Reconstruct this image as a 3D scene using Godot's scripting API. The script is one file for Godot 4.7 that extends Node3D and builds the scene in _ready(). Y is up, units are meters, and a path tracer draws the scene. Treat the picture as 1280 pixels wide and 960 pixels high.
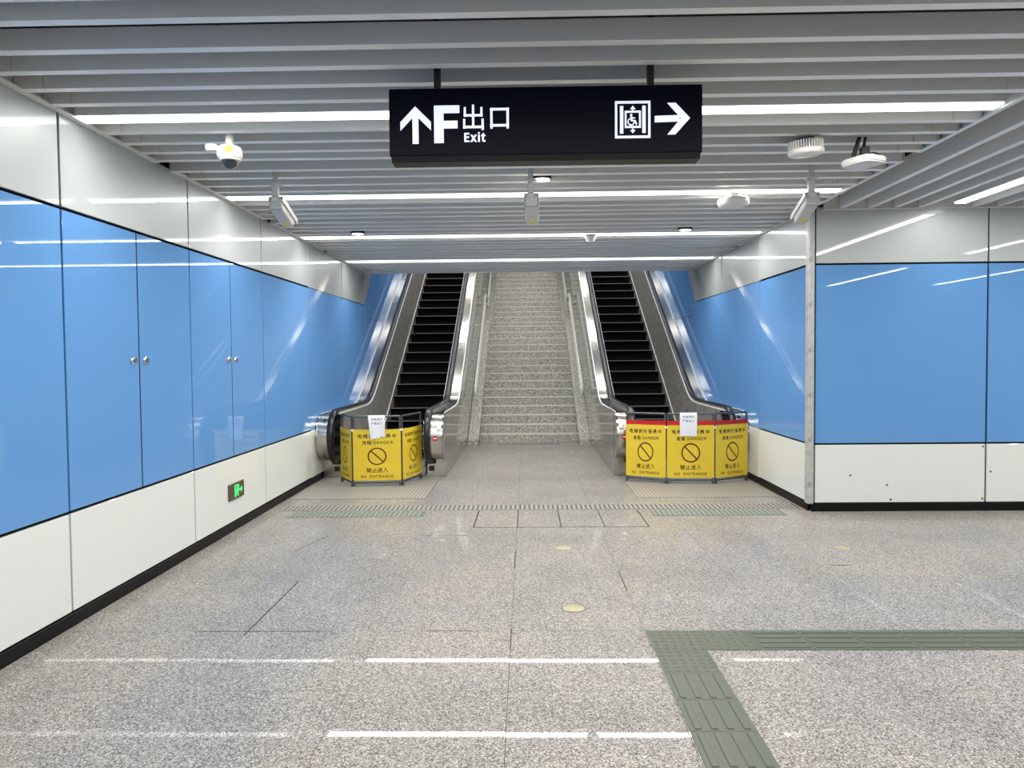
extends Node3D
# A metro exit corridor: glossy panel walls, slatted ceiling with strip lights, two stopped escalators, granite stairs.
# Units are metres; the camera stands at x = 0, z = 0 and looks towards -z.

const XL := -2.744      # face of the left wall
const XR := 2.878       # face of the right wall
const ZC := -7.54       # face of the wall that fronts the right-hand hall
const CEIL := 3.06      # underside of the slats
const KICK := 0.083
const WB := 0.69        # white / blue joint
const BG := 2.509       # blue / grey joint
const TOP := 3.09
const L0 := 4.50        # distance of the first strip light in view
const LP := 2.235       # distance between strip lights
const TILE := 0.776

var M := {}
var rng := RandomNumberGenerator.new()
var used := {}
var box_cache := {}


# ---------------------------------------------------------------- mesh builder
class MB:
	var v := PackedVector3Array()
	var g := PackedInt32Array()
	var uv := PackedVector2Array()
	var has_uv := false

	func tri(a: Vector3, b: Vector3, c: Vector3, k := -1) -> void:
		v.append(a); v.append(b); v.append(c)
		g.append(k)

	func quad(a: Vector3, b: Vector3, c: Vector3, d: Vector3, k := -1) -> void:
		tri(a, b, c, k)
		tri(a, c, d, k)

	# turns the faces added since "from" outwards (front faces run clockwise)
	func orient(from: int) -> void:
		var mid := Vector3.ZERO
		for i in range(from, v.size()):
			mid += v[i]
		mid /= maxf(1.0, v.size() - from)
		var vol := 0.0
		for i in range(from, v.size(), 3):
			vol += (v[i] - mid).dot((v[i + 1] - mid).cross(v[i + 2] - mid))
		if vol > 0.0:
			for i in range(from, v.size(), 3):
				var t := v[i + 1]
				v[i + 1] = v[i + 2]
				v[i + 2] = t

	func box(c: Vector3, s: Vector3, b := 0.0, turn := Basis()) -> MB:
		var from := v.size()
		var h := s / 2.0
		b = minf(b, minf(h.x, minf(h.y, h.z)) * 0.9)
		var p := func(x: float, y: float, z: float, ax: int) -> Vector3:
			var q := Vector3(x * h.x, y * h.y, z * h.z)
			for i in 3:
				if i != ax:
					q[i] -= signf(q[i]) * b
			return c + turn * q
		for ax in 3:
			var u := (ax + 1) % 3
			var w := (ax + 2) % 3
			for s1 in [-1.0, 1.0]:
				var cs := []
				for k in [[-1.0, -1.0], [1.0, -1.0], [1.0, 1.0], [-1.0, 1.0]]:
					var d := Vector3.ZERO
					d[ax] = s1; d[u] = k[0]; d[w] = k[1]
					cs.append(p.call(d.x, d.y, d.z, ax))
				if s1 > 0:
					quad(cs[0], cs[1], cs[2], cs[3])
				else:
					quad(cs[0], cs[3], cs[2], cs[1])
		if b > 0.0:
			for ax in 3:      # edges along ax
				var u := (ax + 1) % 3
				var w := (ax + 2) % 3
				for s1 in [-1.0, 1.0]:
					for s2 in [-1.0, 1.0]:
						var d0 := Vector3.ZERO
						d0[u] = s1; d0[w] = s2
						var d1 := d0
						d0[ax] = -1.0; d1[ax] = 1.0
						var a: Vector3 = p.call(d0.x, d0.y, d0.z, u)
						var bb: Vector3 = p.call(d1.x, d1.y, d1.z, u)
						var cc: Vector3 = p.call(d1.x, d1.y, d1.z, w)
						var dd: Vector3 = p.call(d0.x, d0.y, d0.z, w)
						if s1 * s2 > 0:
							quad(a, dd, cc, bb)
						else:
							quad(a, bb, cc, dd)
			for sx in [-1.0, 1.0]:
				for sy in [-1.0, 1.0]:
					for sz in [-1.0, 1.0]:
						var a: Vector3 = p.call(sx, sy, sz, 0)
						var bb: Vector3 = p.call(sx, sy, sz, 1)
						var cc: Vector3 = p.call(sx, sy, sz, 2)
						if sx * sy * sz > 0:
							tri(a, bb, cc)
						else:
							tri(a, cc, bb)
		orient(from)
		return self

	# polygon (x, y) pushed from d0 to d1 along n; u and w are the polygon's axes
	func prism(poly: PackedVector2Array, o: Vector3, u: Vector3, w: Vector3, n: Vector3, d0: float, d1: float, smooth := -1) -> MB:
		var from := v.size()
		var ids := Geometry2D.triangulate_polygon(poly)
		var ccw := 0.0
		for i in poly.size():
			ccw += poly[i].cross(poly[(i + 1) % poly.size()])
		var at := func(q: Vector2, d: float) -> Vector3: return o + u * q.x + w * q.y + n * d
		for i in range(0, ids.size(), 3):
			var q := [poly[ids[i]], poly[ids[i + 1]], poly[ids[i + 2]]]
			if (q[1] - q[0]).cross(q[2] - q[0]) < 0:
				q = [q[0], q[2], q[1]]
			tri(at.call(q[0], d1), at.call(q[1], d1), at.call(q[2], d1), 90)
			tri(at.call(q[0], d0), at.call(q[2], d0), at.call(q[1], d0), 91)
		for i in poly.size():
			var a := poly[i]
			var b := poly[(i + 1) % poly.size()]
			if ccw < 0:
				var t := a
				a = b
				b = t
			quad(at.call(a, d0), at.call(b, d0), at.call(b, d1), at.call(a, d1), smooth)
		orient(from)
		return self

	# profile of (r, y) turned round the y axis of "turn" at c
	func lathe(prof: Array, c: Vector3, n := 24, turn := Basis(), hard := false) -> MB:
		var from := v.size()
		for j in prof.size() - 1:
			for i in n:
				var a0 := TAU * i / n
				var a1 := TAU * (i + 1) / n
				var p: Vector2 = prof[j]
				var q: Vector2 = prof[j + 1]
				var e0 := Vector3(cos(a0), 0, sin(a0))
				var e1 := Vector3(cos(a1), 0, sin(a1))
				var k := j if hard else 1
				var A := c + turn * (e0 * p.x + Vector3.UP * p.y)
				var B := c + turn * (e1 * p.x + Vector3.UP * p.y)
				var C := c + turn * (e1 * q.x + Vector3.UP * q.y)
				var D := c + turn * (e0 * q.x + Vector3.UP * q.y)
				if p.x > 1e-6:
					tri(A, B, C, k)
				if q.x > 1e-6:
					tri(A, C, D, k)
		orient(from)
		return self

	# round tube along a path
	func tube(path: Array, r: float, n := 10, caps := true) -> MB:
		var from := v.size()
		var rings := []
		var nrm := Vector3.ZERO
		for i in path.size():
			var t: Vector3 = (path[mini(i + 1, path.size() - 1)] - path[maxi(i - 1, 0)]).normalized()
			if i == 0:
				nrm = t.cross(Vector3.UP if absf(t.y) < 0.9 else Vector3.RIGHT).normalized()
			else:
				nrm = (nrm - t * nrm.dot(t)).normalized()
			var bi := t.cross(nrm)
			var ring := []
			for k in n:
				var a := TAU * k / n
				ring.append(path[i] + (nrm * cos(a) + bi * sin(a)) * r)
			rings.append(ring)
		for i in path.size() - 1:
			for k in n:
				quad(rings[i][k], rings[i][(k + 1) % n], rings[i + 1][(k + 1) % n], rings[i + 1][k], 1)
		if caps:
			for k in range(1, n - 1):
				tri(rings[0][0], rings[0][k + 1], rings[0][k], 2)
				var e: Array = rings[-1]
				tri(e[0], e[k], e[k + 1], 3)
		orient(from)
		return self

	# closed profile (x across, y along the path's normal in the y-z plane) swept along a path in the y-z plane
	func sweep(prof: PackedVector2Array, path: Array, upright := false, smooth_all := false) -> MB:
		var from := v.size()
		var rings := []
		for i in path.size():
			var a: Vector2 = path[maxi(i - 1, 0)]
			var b: Vector2 = path[mini(i + 1, path.size() - 1)]
			var t := (b - a).normalized()
			var nn := Vector2(0, 1) if upright else Vector2(-t.y, t.x)
			var ring := []
			for q in prof:
				var o: Vector2 = path[i] + nn * q.y
				ring.append(Vector3(q.x, o.y, -o.x))
			rings.append(ring)
		var n := prof.size()
		for i in path.size() - 1:
			for k in n:
				quad(rings[i][k], rings[i][(k + 1) % n], rings[i + 1][(k + 1) % n], rings[i + 1][k], 1 if smooth_all else k + 1)
		var ids := Geometry2D.triangulate_polygon(prof)
		var cc := 0.0
		for i in n:
			cc += prof[i].cross(prof[(i + 1) % n])
		for e in 2:
			var ring: Array = rings[0] if e == 0 else rings[-1]
			for i in range(0, ids.size(), 3):
				var q := [ids[i], ids[i + 1], ids[i + 2]]
				var w := (prof[q[1]] - prof[q[0]]).cross(prof[q[2]] - prof[q[0]])
				if (w * cc > 0) == (e == 0):
					q = [q[0], q[2], q[1]]
				tri(ring[q[0]], ring[q[1]], ring[q[2]], 100 + e)
		orient(from)
		return self

	func mesh() -> ArrayMesh:
		var st := SurfaceTool.new()
		st.begin(Mesh.PRIMITIVE_TRIANGLES)
		for i in v.size():
			var k := g[i / 3]
			st.set_smooth_group(k if k >= 0 else 4294967295)
			if has_uv:
				st.set_uv(uv[i])
			st.add_vertex(v[i])
		st.generate_normals()
		return st.commit()


# ---------------------------------------------------------------- scene helpers
func numbered(called: String) -> String:
	var n: int = used.get(called, 0)
	used[called] = n + 1
	return called if n == 0 else "%s_%03d" % [called, n]


func tag(o: Node, label := "", category := "", group := "", kind := "") -> Node:
	if label: o.set_meta("label", label)
	if category: o.set_meta("category", category)
	if group: o.set_meta("group", group)
	if kind: o.set_meta("kind", kind)
	return o


func thing(called: String, label: String, category: String, at := Vector3.ZERO, group := "", turn := Basis()) -> Node3D:
	var o := Node3D.new()
	o.name = numbered(called)
	add_child(o)
	o.transform = Transform3D(turn, at)
	tag(o, label, category, group)
	return o


func setting(called: String, at := Vector3.ZERO) -> Node3D:
	var o := Node3D.new()
	o.name = numbered(called)
	add_child(o)
	o.position = at
	return tag(o, "", "", "", "structure")


func part(called: String, m, material: Material, parent: Node, at := Vector3.ZERO, turn := Basis()) -> MeshInstance3D:
	var o := MeshInstance3D.new()
	o.name = called
	o.mesh = m.mesh() if m is MB else m
	o.material_override = material
	o.transform = Transform3D(turn, at)
	o.cast_shadow = GeometryInstance3D.SHADOW_CASTING_SETTING_ON
	parent.add_child(o, true)
	return o


func bx(s: Vector3, b := 0.0) -> ArrayMesh:
	var key := "%.4f %.4f %.4f %.4f" % [s.x, s.y, s.z, b]
	if not box_cache.has(key):
		box_cache[key] = MB.new().box(Vector3.ZERO, s, b).mesh()
	return box_cache[key]


func v2(a: Array) -> PackedVector2Array:
	var o := PackedVector2Array()
	for i in range(0, a.size(), 2):
		o.append(Vector2(a[i], a[i + 1]))
	return o


func rgb(r: int, g: int, b: int, a := 1.0) -> Color:
	return Color(r / 255.0, g / 255.0, b / 255.0, a)


func mat(called: String, c: Color, rough := 0.5, metal := 0.0) -> StandardMaterial3D:
	var m := StandardMaterial3D.new()
	m.resource_name = called
	m.albedo_color = c
	m.roughness = rough
	m.metallic = metal
	M[called] = m
	return m


func triplanar(m: StandardMaterial3D, per_metre: float, world := true) -> void:
	m.uv1_triplanar = true
	m.uv1_world_triplanar = world
	m.uv1_triplanar_sharpness = 8.0
	m.uv1_scale = Vector3.ONE * per_metre


func noise_tex(kind: int, freq: float, size: int, ramp: Array, s := 1, octaves := 3) -> NoiseTexture2D:
	var n := FastNoiseLite.new()
	n.noise_type = kind
	n.seed = s
	n.frequency = freq
	n.fractal_octaves = octaves
	if kind == FastNoiseLite.TYPE_CELLULAR:
		n.cellular_return_type = FastNoiseLite.RETURN_CELL_VALUE
		n.fractal_type = FastNoiseLite.FRACTAL_NONE
	var t := NoiseTexture2D.new()
	t.width = size
	t.height = size
	t.seamless = true
	t.seamless_blend_skirt = 0.05
	t.noise = n
	var gr := Gradient.new()
	var off := PackedFloat32Array()
	var cols := PackedColorArray()
	for r in ramp:
		off.append(r[0])
		cols.append(r[1])
	gr.offsets = off
	gr.colors = cols
	t.color_ramp = gr
	return t


func grey(k: float) -> Color:
	return Color(k, k, k)


# ---------------------------------------------------------------- print: strokes drawn into an image
const GLYPH := {
	"电": "3 4 17 4 17 13 3 13 3 4;3 8.5 17 8.5;10 1 10 17 12 18 19 18 19 15",
	"梯": "1 6 8 6;4.5 1 4.5 19;4.5 7 1 13;4.5 7 8 11;11 1 12.5 4;17 1 15.5 4;10 5 18 5 18 8.5 10 8.5 10 12 19 12 18.5 17 16.5 16;14 5 14 19;14 12 9 18",
	"例": "5 1 1 9;3.5 6 3.5 19;6 3 13 3;9 3 6 11;8 7 12 7 9 14 6 19;8.5 10 10 12;15 5 15 13;19 1 19 18 17 17",
	"行": "6 1 2 6;7 6 1 13;4.5 9 4.5 19;9 4 18 4;8 9 19 9;15 9 15 18 12 17",
	"保": "5 1 1 9;3.5 6 3.5 19;8 2 17 2 17 8 8 8 8 2;6 11 19 11;12.5 8 12.5 19;12.5 11 7 17;12.5 11 18 17",
	"养": "6 1 8 3;14 1 12 3;3 4 17 4;4 7 16 7;1 10 19 10;10 4 8 10 1 15;11 10 19 15;7 13 6 17 3 19;13 13 13 19",
	"中": "3 5 17 5 17 12 3 12 3 5;10 1 10 19",
	"危": "7 1 2 7;6 3 14 3 11 7;3 7 18 7;4 7 4 13 1 19;8 10 15 10 15 14 12 14;8 10 8 18 18 18 18 15",
	"险": "2 1 2 19;2 2 7 2 4 8 7 12 4 14;13 1 8 8;13 1 19 8;10 8 16 8;9 11 10.5 15;13 10 13.5 15;18 11 15 18;8 18 19 18",
	"禁": "1 4 9 4;5 1 5 10;5 5 1 9;5 5 9 8;11 4 19 4;15 1 15 10;15 5 11 9;15 5 19 9;5 11.5 15 11.5;2 14 18 14;10 14 10 19;6 16 3 19;14 16 17 19",
	"止": "11 2 11 18;11 9 18 9;5 7 5 18;1 18 19 18",
	"进": "2 2 4 4;1 8 5 8 5 14 1 18;3 16 7 18 19 18;8 5 18 5;7 10 19 10;11 1 11 10 8 15;15 1 15 15",
	"入": "7 2 10 3 9 9 2 18;10 4 18 18",
	"严": "2 2 18 2;7 2 7 7;13 2 13 7;3 4 4 6;17 4 16 6;2 8 18 8;4 8 4 12 1 19",
	"调": "2 1 4 3;1 7 4 7 4 17 6 15;8 2 8 12 6 19;8 2 19 2 19 18 17 17;10 5 17 5;13.5 3 13.5 9;10 9 17 9;11 12 16 12 16 16 11 16 11 12",
	"试": "2 1 4 3;1 7 4 7 4 17 6 15;7 5 19 5;8 10 13 10;10.5 10 10.5 17;7 17 14 15;15 1 16 12 18 18 19 15;17 2 18.5 3.5",
	"D": "3 2 3 18 10 18 16 14 16 6 10 2 3 2", "A": "2 18 9.5 2 17 18;5 12 14 12", "N": "3 18 3 2 16 18 16 2",
	"G": "16 5 12 2 7 2 3 6 3 14 7 18 12 18 16 15 16 10 10 10", "E": "16 2 3 2 3 18 16 18;3 10 14 10",
	"R": "3 18 3 2 12 2 16 5 16 8 12 10 3 10;10 10 16 18", "O": "9.5 2 4 5 3 10 4 15 9.5 18 15 15 16 10 15 5 9.5 2",
	"T": "2 2 17 2;9.5 2 9.5 18", "C": "16 5 12 2 7 2 3 6 3 14 7 18 12 18 16 15",
}


func stroke(im: Image, a: Vector2, b: Vector2, w: float, c: Color) -> void:
	var x0 := maxi(0, int(minf(a.x, b.x) - w - 1))
	var x1 := mini(im.get_width() - 1, int(maxf(a.x, b.x) + w + 1))
	var y0 := maxi(0, int(minf(a.y, b.y) - w - 1))
	var y1 := mini(im.get_height() - 1, int(maxf(a.y, b.y) + w + 1))
	for y in range(y0, y1 + 1):
		for x in range(x0, x1 + 1):
			var q := Geometry2D.get_closest_point_to_segment(Vector2(x, y), a, b)
			var k := clampf(w / 2.0 + 0.5 - q.distance_to(Vector2(x, y)), 0.0, 1.0)
			if k > 0.0:
				im.set_pixel(x, y, im.get_pixel(x, y).lerp(c, k))


func write(im: Image, text: String, mid: Vector2, width: float, high: float, thick: float, c: Color) -> void:
	var n := text.length()
	var step := width / n
	for i in n:
		if not GLYPH.has(text[i]):
			continue
		var o := Vector2(mid.x - width / 2.0 + step * i, mid.y - high / 2.0)
		var wide := minf(step * 0.94, high)
		o.x += (step - wide) / 2.0
		for line in String(GLYPH[text[i]]).split(";"):
			var f := line.split_floats(" ")
			for k in range(0, f.size() - 2, 2):
				stroke(im, o + Vector2(f[k] / 20.0 * wide, f[k + 1] / 20.0 * high), o + Vector2(f[k + 2] / 20.0 * wide, f[k + 3] / 20.0 * high), thick, c)


func banner_image(red_band: bool) -> ImageTexture:
	var W := 480
	var H := 560
	var im := Image.create(W, H, false, Image.FORMAT_RGB8)
	im.fill(rgb(226, 196, 52))
	var ink := rgb(52, 34, 14)
	var top := 0.0
	if red_band:
		im.fill_rect(Rect2i(0, 0, W, 46), rgb(190, 26, 30))
		top = 40.0
	var hh := H - top
	write(im, "电梯例行保养中", Vector2(W * 0.5, top + hh * 0.135), W * 0.84, hh * 0.085, 5.5, ink)
	write(im, "危险", Vector2(W * 0.29, top + hh * 0.262), W * 0.2, hh * 0.075, 5.0, ink)
	write(im, "DANGER", Vector2(W * 0.63, top + hh * 0.262), W * 0.42, hh * 0.062, 5.0, ink)
	write(im, "禁止进入", Vector2(W * 0.5, top + hh * 0.80), W * 0.46, hh * 0.095, 5.5, ink)
	write(im, "NO ENTRANCE", Vector2(W * 0.5, top + hh * 0.925), W * 0.70, hh * 0.055, 4.5, ink)
	var red := rgb(70, 20, 14)
	var mid := Vector2(W * 0.5, top + hh * 0.53)
	var r := W * 0.185
	for i in 40:
		stroke(im, mid + Vector2.from_angle(TAU * i / 40) * r, mid + Vector2.from_angle(TAU * (i + 1) / 40) * r, 13.0, red)
	stroke(im, mid - Vector2(r, r) * 0.7, mid + Vector2(r, r) * 0.7, 13.0, red)
	return ImageTexture.create_from_image(im)


func paper_image() -> ImageTexture:
	var im := Image.create(200, 280, false, Image.FORMAT_RGB8)
	im.fill(rgb(236, 238, 244))
	write(im, "电梯调试", Vector2(100, 48), 140, 32, 3.0, rgb(96, 98, 112))
	write(im, "严禁进入", Vector2(100, 98), 140, 32, 3.0, rgb(96, 98, 112))
	return ImageTexture.create_from_image(im)


# ---------------------------------------------------------------- build
func _ready() -> void:
	rng.seed = 7
	set_camera_and_light()
	make_materials()
	build_floor()
	build_walls()
	build_ceiling()
	build_stairwell()
	build_strip_lights()
	build_stairs()
	escalator(-1.912, 0.832, 1.0, "stopped black stepped escalator along the left wall, behind the plain yellow barrier")
	escalator(2.024, 0.854, -1.0, "stopped black stepped escalator along the right wall, behind the red topped barrier")
	stair_rail(-0.97, "twin pipe handrail on the stair side next to the left escalator")
	stair_rail(1.07, "twin pipe handrail on the stair side next to the right escalator")
	build_barriers()
	build_sign()
	build_ceiling_devices()
	build_wall_details()
	build_floor_details()


func set_camera_and_light() -> void:
	var yaw := 0.0189
	var pitch := -0.0361
	var roll := -0.0090
	var fwd := Vector3(-sin(yaw) * cos(pitch), sin(pitch), -cos(yaw) * cos(pitch))
	var right := Vector3(cos(yaw), 0, -sin(yaw))
	var up := right.cross(fwd)
	var r2 := right * cos(roll) + up * sin(roll)
	var u2 := up * cos(roll) - right * sin(roll)
	var cam := Camera3D.new()
	cam.name = "camera"
	cam.fov = rad_to_deg(2.0 * atan(480.0 / 923.85))
	cam.near = 0.05
	cam.far = 200.0
	cam.transform = Transform3D(Basis(r2, u2, -fwd), Vector3(0, 1.6, 0))
	add_child(cam)
	var env := Environment.new()
	env.background_mode = Environment.BG_COLOR
	env.background_color = Color(0, 0, 0)
	env.tonemap_mode = Environment.TONE_MAPPER_LINEAR
	env.tonemap_exposure = 1.22
	env.sdfgi_enabled = true
	env.ssao_enabled = true
	env.ssil_enabled = true
	var we := WorldEnvironment.new()
	we.name = "environment"
	we.environment = env
	add_child(we)


const LAMP_ENERGY := 7.0
const LAMP_GLOW := 3.0
const STAIR_LAMP := 7.5


func make_materials() -> void:
	var cell := FastNoiseLite.TYPE_CELLULAR
	var simp := FastNoiseLite.TYPE_SIMPLEX_SMOOTH
	var grain := noise_tex(cell, 0.17, 1024, [[0.0, rgb(98, 96, 97)], [0.13, rgb(124, 122, 122)], [0.3, rgb(156, 153, 151)], [0.55, rgb(178, 175, 171)], [0.78, rgb(194, 189, 184)], [0.9, rgb(216, 213, 210)], [1.0, rgb(232, 232, 232)]], 3)
	var cloudy := noise_tex(simp, 0.006, 512, [[0.0, grey(0.9)], [0.5, grey(0.96)], [1.0, Color(1.0, 0.985, 0.96)]], 9, 4)
	var granite := mat("polished granite", rgb(225, 224, 222), 0.4)
	granite.metallic_specular = 0.22
	granite.clearcoat_enabled = true
	granite.clearcoat = 0.3
	granite.clearcoat_roughness = 0.015
	granite.albedo_texture = grain
	triplanar(granite, 0.95)
	granite.detail_enabled = true
	granite.detail_albedo = cloudy
	granite.detail_blend_mode = BaseMaterial3D.BLEND_MODE_MUL
	granite.detail_uv_layer = BaseMaterial3D.DETAIL_UV_2
	granite.uv2_triplanar = true
	granite.uv2_world_triplanar = true
	granite.uv2_scale = Vector3.ONE * 0.31
	var stairg := mat("flamed granite", rgb(246, 247, 243), 0.5)
	stairg.albedo_texture = noise_tex(cell, 0.13, 1024, [[0.0, rgb(92, 91, 90)], [0.2, rgb(138, 136, 133)], [0.45, rgb(182, 180, 175)], [0.75, rgb(208, 205, 199)], [1.0, rgb(240, 239, 235)]], 4)
	triplanar(stairg, 0.68)
	mat("nosing", rgb(226, 226, 220), 0.6)
	mat("dark joint", rgb(52, 50, 48), 0.8)
	mat("black void", rgb(14, 15, 16), 0.9)
	mat("void paint", rgb(24, 25, 27), 0.9)
	mat("blue enamel", rgb(99, 150, 207), 0.008).metallic_specular = 0.34
	var gp := mat("grey enamel", rgb(178, 185, 186), 0.45, 0.2)
	gp.clearcoat_enabled = true
	gp.clearcoat = 1.0
	gp.clearcoat_roughness = 0.01
	mat("white enamel", rgb(220, 224, 222), 0.01)
	mat("kick board", rgb(14, 15, 16), 0.4).metallic_specular = 0.3
	var slat := mat("slat aluminium", rgb(248, 248, 245), 0.36, 0.12)
	mat("trim aluminium", rgb(240, 242, 241), 0.36, 0.2)
	var post := mat("post metal", rgb(196, 197, 196), 0.4, 0.2)
	post.albedo_texture = noise_tex(simp, 0.02, 256, [[0.0, grey(0.7)], [0.35, grey(0.93)], [1.0, grey(1.0)]], 21, 4)
	triplanar(post, 2.2)
	mat("plain grey", rgb(150, 152, 152), 0.7)
	var streak := noise_tex(simp, 0.02, 512, [[0.0, grey(0.74)], [1.0, grey(1.0)]], 5, 4)
	var steel := mat("brushed steel", rgb(200, 198, 192), 0.09, 1.0)
	steel.albedo_texture = streak
	triplanar(steel, 0.5)
	mat("newel steel", rgb(196, 194, 188), 0.27, 1.0)
	mat("bright steel", rgb(176, 175, 171), 0.15, 1.0)
	mat("rail steel", rgb(236, 236, 232), 0.25, 0.3)
	var inner := mat("dull steel", rgb(168, 165, 158), 0.42, 0.35)
	inner.albedo_texture = streak
	triplanar(inner, 0.7)
	mat("rubber", rgb(22, 22, 24), 0.32)
	mat("step black", rgb(13, 13, 14), 0.5).metallic_specular = 0.25
	mat("step edge", rgb(150, 152, 152), 0.4)
	mat("white plastic", rgb(228, 228, 224), 0.4)
	mat("grey paint", rgb(196, 198, 196), 0.4)
	mat("black paint", rgb(16, 16, 18), 0.45)
	mat("sign black", rgb(7, 10, 24), 0.3).metallic_specular = 0.15
	mat("frame grey", rgb(92, 98, 104), 0.35, 0.6)
	mat("yellow sticker", rgb(236, 214, 30), 0.5)
	mat("red sticker", rgb(196, 34, 30), 0.4)
	mat("blue sticker", rgb(60, 92, 170), 0.4)
	mat("bronze", rgb(112, 98, 78), 0.35, 0.7)
	mat("chrome", rgb(214, 214, 212), 0.12, 1.0)
	mat("brass disc", rgb(168, 162, 130), 0.4)
	mat("tactile", rgb(92, 98, 86), 0.4).metallic_specular = 0.35
	mat("grate stone", rgb(150, 147, 139), 0.55)
	mat("grate dark", rgb(88, 87, 82), 0.7)
	mat("grate green", rgb(132, 138, 126), 0.55)
	mat("grate green dark", rgb(104, 110, 100), 0.7)
	var plate := mat("ribbed plate", rgb(166, 163, 156), 0.45, 0.1)
	var st := Image.create(64, 64, false, Image.FORMAT_RGB8)
	st.fill(Color.WHITE)
	for i in 4:
		st.fill_rect(Rect2i(i * 16, 0, 5, 64), grey(0.7))
		st.fill_rect(Rect2i(0, i * 16, 64, 2), grey(0.82))
	plate.albedo_texture = ImageTexture.create_from_image(st)
	triplanar(plate, 6.0)
	var glass := mat("dark dome", rgb(26, 28, 32), 0.06)
	glass.metallic_specular = 0.7
	var lamp := mat("lamp diffuser", Color.WHITE, 0.5)
	lamp.emission_enabled = true
	lamp.emission = rgb(255, 254, 250)
	lamp.emission_energy_multiplier = LAMP_GLOW
	var lit := mat("lit lettering", rgb(225, 230, 250), 0.5)
	lit.emission_enabled = true
	lit.emission = rgb(214, 222, 255)
	lit.emission_energy_multiplier = 0.6
	var green := mat("lit green", rgb(60, 220, 120), 0.5)
	green.emission_enabled = true
	green.emission = rgb(70, 240, 130)
	green.emission_energy_multiplier = 0.8
	for k in 2:
		var cloth := mat("banner" if k == 0 else "red topped banner", Color.WHITE, 0.42)
		cloth.albedo_texture = banner_image(k == 1)
	var paper := mat("paper", Color.WHITE, 0.7)
	paper.albedo_texture = paper_image()


# ---------------------------------------------------------------- floor
func build_floor() -> void:
	var fl := setting("floor")
	part("slab", MB.new().box(Vector3(4.0, -0.13, -3.6), Vector3(14.2, 0.2, 20.4)), M["dark joint"], fl)
	var gap := 0.0016
	for i in range(-4, 12):
		for j in range(-3, 16):
			var x0 := maxf(-0.098 + i * TILE, XL)
			var x1 := minf(-0.098 + (i + 1) * TILE, 9.2)
			var z0 := 4.27 + (j - 3) * TILE      # distances
			var z1 := z0 + TILE
			if x1 <= XL + 0.02 or z0 < 1.4:
				continue
			if x0 >= XR - 0.02 and z0 > 7.5:
				continue
			if x0 > XR - 0.5 and x1 > XR and z0 > 7.0:
				if z0 > 7.6:
					x1 = XR
				else:
					z1 = minf(z1, 7.6) if x0 > XR else z1
			if z0 > 13.7:
				continue
			z1 = minf(z1, 13.95)
			var s := Vector3(x1 - x0 - gap, 0.03, z1 - z0 - gap)
			var tilt := Basis.from_euler(Vector3(rng.randf_range(-1, 1) * 0.0006, 0, rng.randf_range(-1, 1) * 0.0006))
			part("granite_tile", bx(s, 0.0008), M["polished granite"], fl, Vector3((x0 + x1) / 2, -0.015, -(z0 + z1) / 2), tilt)
	# the rest, outside the frame
	part("rear_paving", MB.new().box(Vector3(4.0, -0.015, 2.58), Vector3(14.0, 0.03, 8.0)), M["polished granite"], fl)
	# joints that show dark
	for s in [[-1.65, 4.2, -1.65, 5.25, 0.008], [-1.95, 4.27, -1.15, 4.27, 0.005], [-0.098, 5.55, -0.098, 6.05, 0.008], [0.678, 5.0, 0.678, 5.45, 0.007], [-0.6, 4.27, -0.32, 4.27, 0.005], [-0.098, 4.0, -0.098, 4.3, 0.006], [-0.95, 6.6, -0.55, 6.6, 0.006], [-1.95, 6.05, -1.8, 6.6, 0.005], [2.3, 5.6, 2.45, 5.6, 0.008]]:
		var a := Vector3(s[0], 0.0004, -s[1])
		var b := Vector3(s[2], 0.0004, -s[3])
		var d := b - a
		part("dark_joint", bx(Vector3(s[4], 0.0012, d.length())), M["dark joint"], fl, (a + b) / 2, Basis(Vector3.UP, atan2(d.x, d.z)))


# ---------------------------------------------------------------- walls
func panel(parent: Node, called: String, m: Material, facing: int, at: float, lo: Vector2, hi: Vector2, gap := 0.012) -> MeshInstance3D:
	# facing 0: x = at, looking +x; 1: x = at, looking -x; 2: z = at, looking +z. lo/hi: along the wall, height
	var w := hi.x - lo.x - gap
	var h := hi.y - lo.y - gap
	var mid := (lo + hi) / 2
	var jig := rng.randf_range(-1, 1) * 0.0012
	if facing == 2:
		return part(called, bx(Vector3(w, h, 0.02), 0.0025), m, parent, Vector3(mid.x, mid.y, at - 0.01), Basis(Vector3.UP, jig))
	var sgn := 1.0 if facing == 1 else -1.0
	return part(called, bx(Vector3(0.02, h, w), 0.0025), m, parent, Vector3(at + sgn * 0.01, mid.y, -mid.x), Basis(Vector3.UP, jig))


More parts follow.
